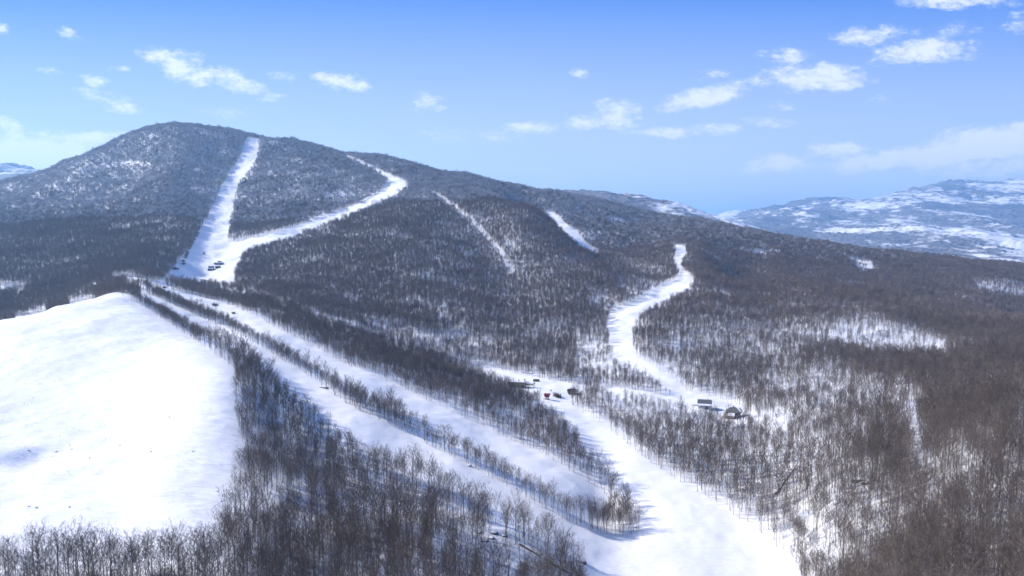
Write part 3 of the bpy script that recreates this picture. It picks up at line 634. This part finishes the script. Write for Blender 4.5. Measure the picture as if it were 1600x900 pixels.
def windows(root, lst):                                # (x, y, z, w, h, facing) on a wall
    for x, y, z, ww, hh_, fc in lst:
        d = (ww, .10, hh_) if fc == 'y' else (.10, ww, hh_); g = (ww - .24, .13, hh_ - .24) if fc == 'y' else (.13, ww - .24, hh_ - .24)
        f = boxes('window', [((x, y, z), d)], WHITEP, root); boxes('pane', [((x, y, z + .12), g)], GLASS, f)
# gabled house on the flat
p = at(1101, 637); h1 = empty('house', p, R(-14)); tag(h1, 'small grey roofed gabled house standing alone on open snow below the winding run', 'house')
r = gable(h1, 7.2, 5.6, 2.0, 4.4, STONEW, SLATE, .28); boxes('chimney', [((1.8, .9, 3.4), (.6, .6, 1.7))], STONEW, r)
boxes('door', [((1.2, -2.84, -.2), (1.1, .12, 2.0))], DARKW, h1); windows(h1, [(-1.6, -2.84, .7, 1.1, .9, 'y'), (2.7, -2.84, .7, .9, .9, 'y'), (-3.64, 0, 1.0, 1.0, 1.0, 'x')])
p = at(1088, 635); t = empty('board_fence', p, R(5)); tag(t, 'short dark board fence left of the grey roofed house', 'fence')
boxes('rail', [((0, 0, .35), (4.6, .06, .22)), ((0, 0, .85), (4.6, .06, .22))], DARKW, t)
for k in range(4): boxes('post', [((-2.1 + 1.4 * k, .09, -.6), (.14, .14, 1.9))], DARKW, t)
# hipped house among the trees
p = at(1146, 651); h2 = empty('house', p, R(-22)); tag(h2, 'green grey hip roofed house with low front annex at the wood edge', 'house')
boxes('wall', [((0, 0, -1.2), (7.0, 6.0, 4.1))], DARKW, h2)
V, F = [], []; box(V, F, (0, 0, 2.9), (8.2, 7.2, .18)); box(V, F, (0, 0, 3.084), (8.0, 7.0, 2.1), 0, (.30, .06)); r = mesh_obj('roof', V, F, GREENR, h2)
V, F = [], []; box(V, F, (1.2, .9, 3.5), (5.8, 5.6, 1.95), 0, (.25, .06)); mesh_obj('snow', V, F, CAP, r)
boxes('chimney', [((-.2, .6, 4.2), (.7, .7, 1.7))], STONEW, r)
a = boxes('annex', [((-1.6, -4.6, -1.2), (4.6, 3.1, 2.9))], BEIGE, h2)
prism('annex_roof', [(-6.6, 1.55), (-2.95, 2.45), (-2.95, 2.62), (-6.6, 1.72)], -4.3, 1.1, BEIGE, a); prism('snow', [(-6.5, 1.76), (-3.0, 2.63), (-3.0, 2.9), (-6.5, 1.98)], -2.4, 1.0, CAP, a)
boxes('door', [((1.9, -3.06, -.2), (1.1, .14, 2.0))], STONEW, h2); windows(h2, [(-1.6, -6.2, .2, 1.6, .8, 'y'), (3.55, 0, 1.0, 1.2, 1.0, 'x'), (2.9, -3.05, 1.0, .7, .8, 'y')])
# long beige hut with an arched canopy, and the post between them
p = at(808, 604); h3 = empty('long_hut', p, R(-9)); tag(h3, 'long low beige hut with flat dark edged roof behind bare trees', 'hut')
boxes('wall', [((0, 0, -1.5), (11.5, 6.0, 4.6))], BEIGE, h3); r = boxes('roof', [((0, 0, 3.104), (12.4, 6.9, .22))], DARKW, h3); boxes('snow', [((0, .2, 3.33), (12.1, 6.1, .35))], CAP, r)
for k in range(2): boxes('chimney', [((-4.6 + 5.6 * k, 1.2, 3.0), (.6, .6, 1.5))], DARKW, r)
windows(h3, [(-4 + 2.6 * k, -3.04, 1.0, 1.3, 1.1, 'y') for k in range(3)]); boxes('door', [((4.3, -3.05, -.3), (1.2, .14, 2.3))], DARKW, h3)
p = at(828, 606); h4 = empty('arched_canopy', p, R(-12)); tag(h4, 'open arched canopy with snow on top beside the long beige hut', 'canopy')
arc = [(4.4 * math.cos(math.pi * k / 10) * .62, 2.4 + 1.3 * math.sin(math.pi * k / 10)) for k in range(11)]
c = prism('roof', arc + [(y * .95, z - .2) for y, z in arc[::-1]], -3.0, 3.0, BEIGE, h4); prism('snow', [(y * 1.0, z + .03) for y, z in arc[2:9]] + [(y * 1.02, z + .35) for y, z in arc[2:9][::-1]], -2.8, 2.8, CAP, c)
for sx_ in (-2.8, 2.8):
    for sy_ in (-2.55, 2.55): boxes('post', [((sx_, sy_, -1.0), (.22, .22, 3.35))], DARKW, h4)
p = at(820, 606); t = empty('lift_mast', p); tag(t, 'dark upright mast between the long beige hut and the arched canopy', 'mast')
boxes('post', [((0, 0, -1), (.5, .5, 6.6))], DARKW, t); boxes('crossarm', [((0, 0, 5.62), (1.9, .3, .3))], STEEL, t)
p = at(838, 596); t = empty('snow_sledge', p, R(-10)); tag(t, 'low dark flat sledge parked on snow beyond the arched canopy', 'sledge')
boxes('deck', [((0, 0, .7), (4.2, 1.7, .25))], DARKW, t); boxes('side_board', [((0, -.82, .954), (4.2, .08, .45)), ((0, .82, .954), (4.2, .08, .45))], DARKW, t)
for sy_ in (-.7, .7): boxes('runner', [((0, sy_, -.2), (4.4, .14, .896))], STEEL, t)
p = at(861, 613); t = empty('signpost', p, R(20)); tag(t, 'small dark signpost standing on snow above the red hut', 'signpost'); boxes('post', [((0, 0, -.5), (.14, .14, 2.3))], DARKW, t); boxes('board', [((0, -.11, 1.0), (.95, .06, .7))], DARKW, t)
p = at(855, 624); t = empty('lift_cabin', p, R(-18)); tag(t, 'small red flared lift cabin on a white foot above the wide run', 'lift cabin')
boxes('foot', [((0, 0, -.8), (1.7, 1.6, 2.2))], WHITEP, t); b = boxes('body', [((0, 0, 1.404), (2.4, 2.1, 1.9), 0, (1.5, 1.35))], REDP, t); boxes('skirt', [((0, 0, -.5), (2.3, 2.2, .9))], DARKW, t)
r = boxes('roof', [((0, 0, 3.31), (4.0, 3.1, .22), 0, (.94, .9))], REDP, t); boxes('step', [((-1.6, -.5, -.5), (1.2, 1.2, 1.0))], BEIGE, t)
V, F = [], []; box(V, F, (0, -1.35, 2.2), (2.4, .12, .8)); mesh_obj('window', V, F, GLASS, t)
p = at(893, 615); t = empty('cabin', p, R(12)); tag(t, 'dark brown cabin half hidden among bushes right of the red lift cabin', 'cabin')
gable(t, 4.4, 3.6, 1.6, 2.9, DARKW, DARKW, .0, .7); boxes('door', [((.6, -1.84, -.3), (1.0, .12, 1.9))], STONEW, t); windows(t, [(-1.2, -1.84, .5, .8, .7, 'y')])
# snow roofed sheds at the foot of the big run
for k, (px, py, L, nm) in enumerate([(330, 422, 8.5, 'lowest and longest'), (330, 418.5, 7.0, 'second from the bottom at the left'), (340.5, 419, 6.5, 'tallest, in the middle'), (338, 413, 6.0, 'upper left'), (346, 413, 5.5, 'far right'), (343, 410.5, 4.5, 'topmost and smallest')]):
    p = at(px, py); t = empty('snow_shed', p, R(4 + 5 * (k % 3))); tag(t, 'dark shed under thick snow on the big run, %s' % nm, 'shed', 'snow covered sheds on the big run')
    hh_ = 2.6 if k == 2 else 2.0
    boxes('wall', [((0, 0, -1.0), (L, 3.6, 1.0 + hh_))], DARKW, t); boxes('roof', [((0, 0, hh_ + .004), (L + .8, 4.4, .9), 0, (.9, .7))], CAP, t); boxes('door', [((L * .2, -1.84, 0), (1.4, .12, 1.7))], BEIGE, t)
# guard rail beside the road
p0 = at(1556, 616); p1 = at(1600, 623); t = empty('guard_rail', p0, math.atan2(p1.y - p0.y, p1.x - p0.x)); tag(t, 'thin grey guard rail along the snowy road at the right edge', 'guard rail')
L = (p1 - p0).length; dz = (p1.z - p0.z)
V = [(0, -.05, .55), (0, .05, .55), (0, .05, .9), (0, -.05, .9), (L, -.05, .55 + dz), (L, .05, .55 + dz), (L, .05, .9 + dz), (L, -.05, .9 + dz)]
mesh_obj('rail', V, [(0, 1, 2, 3), (4, 7, 6, 5), (0, 4, 5, 1), (1, 5, 6, 2), (2, 6, 7, 3), (3, 7, 4, 0)], STEEL, t)
for k in range(6): f = (k + .5) / 6; boxes('post', [((L * f, .12, dz * f - .6), (.14, .14, 1.5))], STEEL, t)
# rocks
def rock_bm(seed, sx_, sy_, sz_):
    bm = bmesh.new(); bmesh.ops.create_icosphere(bm, subdivisions=3, radius=1); q = random.Random(seed); o1 = Vector((q.uniform(0, 90), q.uniform(0, 90), 0))
    for v in bm.verts:
        d = 1 + .5 * (float(fbm(np.array([v.co.x * 1.4 + o1.x + v.co.z]), np.array([v.co.y * 1.4 + o1.y - v.co.z * .6]), seed, 4)[0]) - .5)
        v.co = Vector((v.co.x * sx_, v.co.y * sy_, v.co.z * sz_)) * d
    return bm
def rock(px, py, sx_, sy_, sz_, label, seed, cat='rock', name='boulder', rz=0.0, group=None):
    p = at(px, py); bm = rock_bm(seed, sx_, sy_, sz_); me = bpy.data.meshes.new(name)
    for f in bm.faces: f.material_index = 1 if (f.normal.z > .62) else 0
    bm.to_mesh(me); bm.free(); me.materials.append(ROCK); me.materials.append(CAP); o = bpy.data.objects.new(name, me); COL.objects.link(o); o.location = p; o.rotation_euler = (0, 0, rz); tag(o, label, cat, group)
for k, (px, py, sz_, lab) in enumerate([(758, 846, .9, 'dark boulder with snow cap, leftmost of the scatter below the near run'), (768, 842, 1.0, 'dark boulder with snow cap in the middle of the scatter below the near run'),
     (772, 834, 1.1, 'biggest dark boulder, topmost of the scatter below the near run'), (788, 838, .8, 'small dark boulder, rightmost of the scatter below the near run'), (748, 833, .6, 'tiny dark boulder uphill left of the boulder scatter')]):
    rock(px, py, sz_ * 1.2, sz_, sz_ * .8, lab, 40 + k, group='boulders below the near run')
rock(1340, 752, 1.8, 1.4, 1.3, 'dark rock outcrop in the open wood left of the brook', 60, name='rock_outcrop'); rock(1352, 756, 1.1, 1.0, .9, 'smaller dark rock right beside the outcrop in the open wood', 61)
rock(506, 606, 2.4, .9, .8, 'dark rock ledge sticking out of snow on the near run', 62, name='rock_ledge', rz=-.3); rock(366, 517, 3.0, 1.0, .6, 'low dark rock step below the upper tree strip', 63, name='rock_ledge', rz=-.5)
rock(733, 728, .9, .7, .5, 'small dark stone at the edge of the near run beside the tree strip', 64); rock(912, 880, .9, .9, 1.2, 'dark pointed rock at the wood corner beside the foot of the near run', 65)
# fallen logs
def log(a, b, r0, label, group=None, lift=.25):
    p0, p1 = at(*a), at(*b); d = p1 - p0; n_ = 7; V, F = [], []; q = random.Random(int(a[0]))
    tube(V, F, [d * (k / n_) + Vector((q.uniform(-.1, .1), q.uniform(-.1, .1), lift + q.uniform(-.05, .05))) for k in range(n_ + 1)], [r0 * (1 - .5 * k / n_) for k in range(n_ + 1)], 8)
    for k in range(4):
        b0 = d * q.uniform(.3, .95) + Vector((0, 0, lift)); tube(V, F, [b0, b0 + Vector((q.uniform(-.8, .8), q.uniform(-.8, .8), q.uniform(.5, 1.3)))], [r0 * .35, .02], 5)
    o = mesh_obj('fallen_log', V, F, WOODB, smooth=True); o.location = p0; tag(o, label, 'log', group)
log((812, 852), (846, 872), .35, 'fallen log slanting through the open snow below the boulders'); log((858, 880), (892, 898), .32, 'fallen log near the bottom edge beside the wood corner')
log((1212, 774), (1221, 762), .55, 'short thick dark log stump lying beside the wide run wood'); log((1222, 760), (1245, 728), .3, 'leaning dark trunk reaching uphill above the thick stump')
for k, (a, b, lab) in enumerate([((1368, 862), (1400, 884), 'long log, lowest of the stacked logs by the brook'), ((1372, 857), (1404, 879), 'log in the middle of the stacked logs by the brook'), ((1379, 853), (1400, 868), 'short log, topmost of the stacked logs by the brook')]): log(a, b, .34, lab, 'stacked logs by the brook', .3)
# small dark conifer
V, F = [], []; q = random.Random(5)
t = empty('conifer', at(666, 836)); tag(t, 'small dark conifer among bare trees below the near run', 'tree')
TV, TF = [], []; tube(TV, TF, [Vector((0, 0, -.4)), Vector((0, 0, 2.2)), Vector((0, 0, 4.6))], [.11, .07, 0], 6); mesh_obj('trunk', TV, TF, BARK, t)
for k in range(900):
    z = .4 + 4.1 * q.random() ** 1.3; rr_ = (1 - z / 4.7) * 1.15 * q.uniform(.25, 1); a = q.uniform(0, 6.28); c0 = Vector((math.cos(a) * rr_, math.sin(a) * rr_, z - rr_ * .25)); d = Vector((math.cos(a), math.sin(a), -.25)) * .34; sd_ = Vector((-math.sin(a), math.cos(a), q.uniform(-.4, .4))) * .09
    b = len(V); V += [c0 - d * .5 + sd_, c0 - d * .5 - sd_, c0 + d]; F.append((b, b + 1, b + 2))
mesh_obj('crown', V, F, NEEDLE, t)
# bushes
def gen_bush(seed, H, n_st, tw):
    q = random.Random(seed); V, F = [], []
    for k in range(n_st):
        a = q.uniform(0, 6.28); d = Vector((math.cos(a) * q.uniform(.1, .9), math.sin(a) * q.uniform(.1, .9), 1)).normalized(); p = Vector((q.uniform(-.5, .5) * H * .8, q.uniform(-.5, .5) * H * .8, -.2)); Ls = H * q.uniform(.45, 1.0) * (1 - .45 * math.hypot(d.x, d.y)); e = p + d * Ls
        tube(V, F, [p, p.lerp(e, .5) + Vector((q.uniform(-.1, .1), q.uniform(-.1, .1), 0)) * H, e], [tw, tw * .7, 0], 3)
        for j in range(7):
            s0 = p.lerp(e, q.uniform(.25, 1)); d2 = (d + Vector((q.uniform(-.9, .9), q.uniform(-.9, .9), q.uniform(-.2, .6)))).normalized() * H * q.uniform(.15, .35); sd_ = d2.cross(Vector((q.random(), q.random(), q.random()))).normalized() * tw * .6
            b = len(V); V += [s0 - sd_, s0 + sd_, s0 + d2]; F.append((b, b + 1, b + 2))
    me = bpy.data.meshes.new('bush'); me.from_pydata([tuple(v) for v in V], [], F); me.materials.append(TWIG); return me
BUSH = [gen_bush(k, 3.2, 46, .10) for k in range(4)]; SMALL = [gen_bush(20 + k, 1.0, 24, .03) for k in range(3)]
def bush(px, py, sc, label, group=None, kind=BUSH, name='bush', cat='bush', seed=[0]):
    seed[0] += 1; o = bpy.data.objects.new(name, kind[seed[0] % len(kind)]); COL.objects.link(o); o.location = at(px, py); o.scale = (sc * 1.25, sc * 1.25, sc); o.rotation_euler = (0, 0, seed[0] * 1.7); tag(o, label, cat, group)
hedge = [(309, 365), (307, 368.5), (303, 375), (301, 378.5), (299, 382), (297, 385.5), (295.5, 389), (292.5, 394), (291.5, 397), (290.5, 400), (289.5, 403)]
for k, (px, py) in enumerate(hedge): bush(px, py, 1.25, 'dark bush in the broken row along the left side of the big run', 'bushes along the big run')
bush(286.5, 409, 1.5, 'dark round bush at the lower end of the row along the big run', 'bushes along the big run'); bush(286, 413, 1.3, 'dark bush just below the lowest round one beside the big run', 'bushes along the big run')
bush(272, 421, 1.5, 'flat dark bush on bluish snow between the wood and the big run'); bush(276, 421, 1.2, 'smaller dark bush touching the flat one beside the big run')
bush(283, 437, 1.2, 'dark bush where the runs meet, just above the first tree strip'); bush(274, 438, .9, 'tiny dark bush left of the one where the runs meet')
bush(257, 450, .9, 'low dark bush at the head of the narrow tree strip'); bush(336, 478, 1.2, 'dark round bush standing alone on the second run'); bush(365, 490, .8, 'low pale bush downhill of the round bush on the second run')
bush(318, 397, .9, 'tiny lone bush on the big run above the snow covered sheds'); bush(869, 619, 1.1, 'lower bush close to the right side of the red lift cabin'); bush(873, 621, 1.0, 'larger bush beside the path right of the red lift cabin')
for px, py, lab in [(45, 792, 'dry tuft poking from the lower left of the snowfield'), (57, 794, 'dry tuft right of another at the lower left of the snowfield'), (108, 793, 'dry tuft in the lower part of the snowfield above the front trees'), (346, 784, 'dry tuft near the lower right corner of the snowfield'), (354, 766, 'dry tuft beside the right edge of the snowfield'), (340, 768, 'dry tuft a step inside the right edge of the snowfield'),
     (112, 702, 'dry tuft on the rim right of the blue hollow'), (88, 706, 'dry tuft inside the blue hollow of the snowfield'), (45, 704, 'dry tuft at the upper edge of the blue hollow'), (140, 716, 'dry tuft downhill of the hollow rim'), (236, 706, 'dry tuft in the middle of the snowfield'), (302, 706, 'dry tuft right of the middle of the snowfield'), (265, 652, 'dry tuft in the upper right part of the snowfield'), (187, 696, 'dry tuft left of the middle of the snowfield')]:
    bush(px, py, .55, lab, 'dry tufts on the snowfield', SMALL, 'dry_tuft', 'grass tuft')

# ------------------------------------------------------------------ air
hz = mesh_obj('haze', [(x, y, z) for z in (-700, float(VERTS[:, 2].max()) + 40) for x, y in ((-24000, -24000), (24000, -24000), (24000, 24000), (-24000, 24000))],
              [(0, 3, 2, 1), (4, 5, 6, 7), (0, 1, 5, 4), (1, 2, 6, 5), (2, 3, 7, 6), (3, 0, 4, 7)], [])
hm = bpy.data.materials.new('haze'); hm.use_nodes = True; h = NT(hm.node_tree); h.n.clear()
ho = h.add('ShaderNodeOutputMaterial'); hv = h.add('ShaderNodeVolumePrincipled'); h.link(hv.outputs[0], ho.inputs['Volume'])
hv.inputs['Color'].default_value = (.33, .63, 1.0, 1); hv.inputs['Density'].default_value = 9.5e-5; hv.inputs['Anisotropy'].default_value = .3
hz.data.materials.append(hm); hz['kind'] = 'stuff'
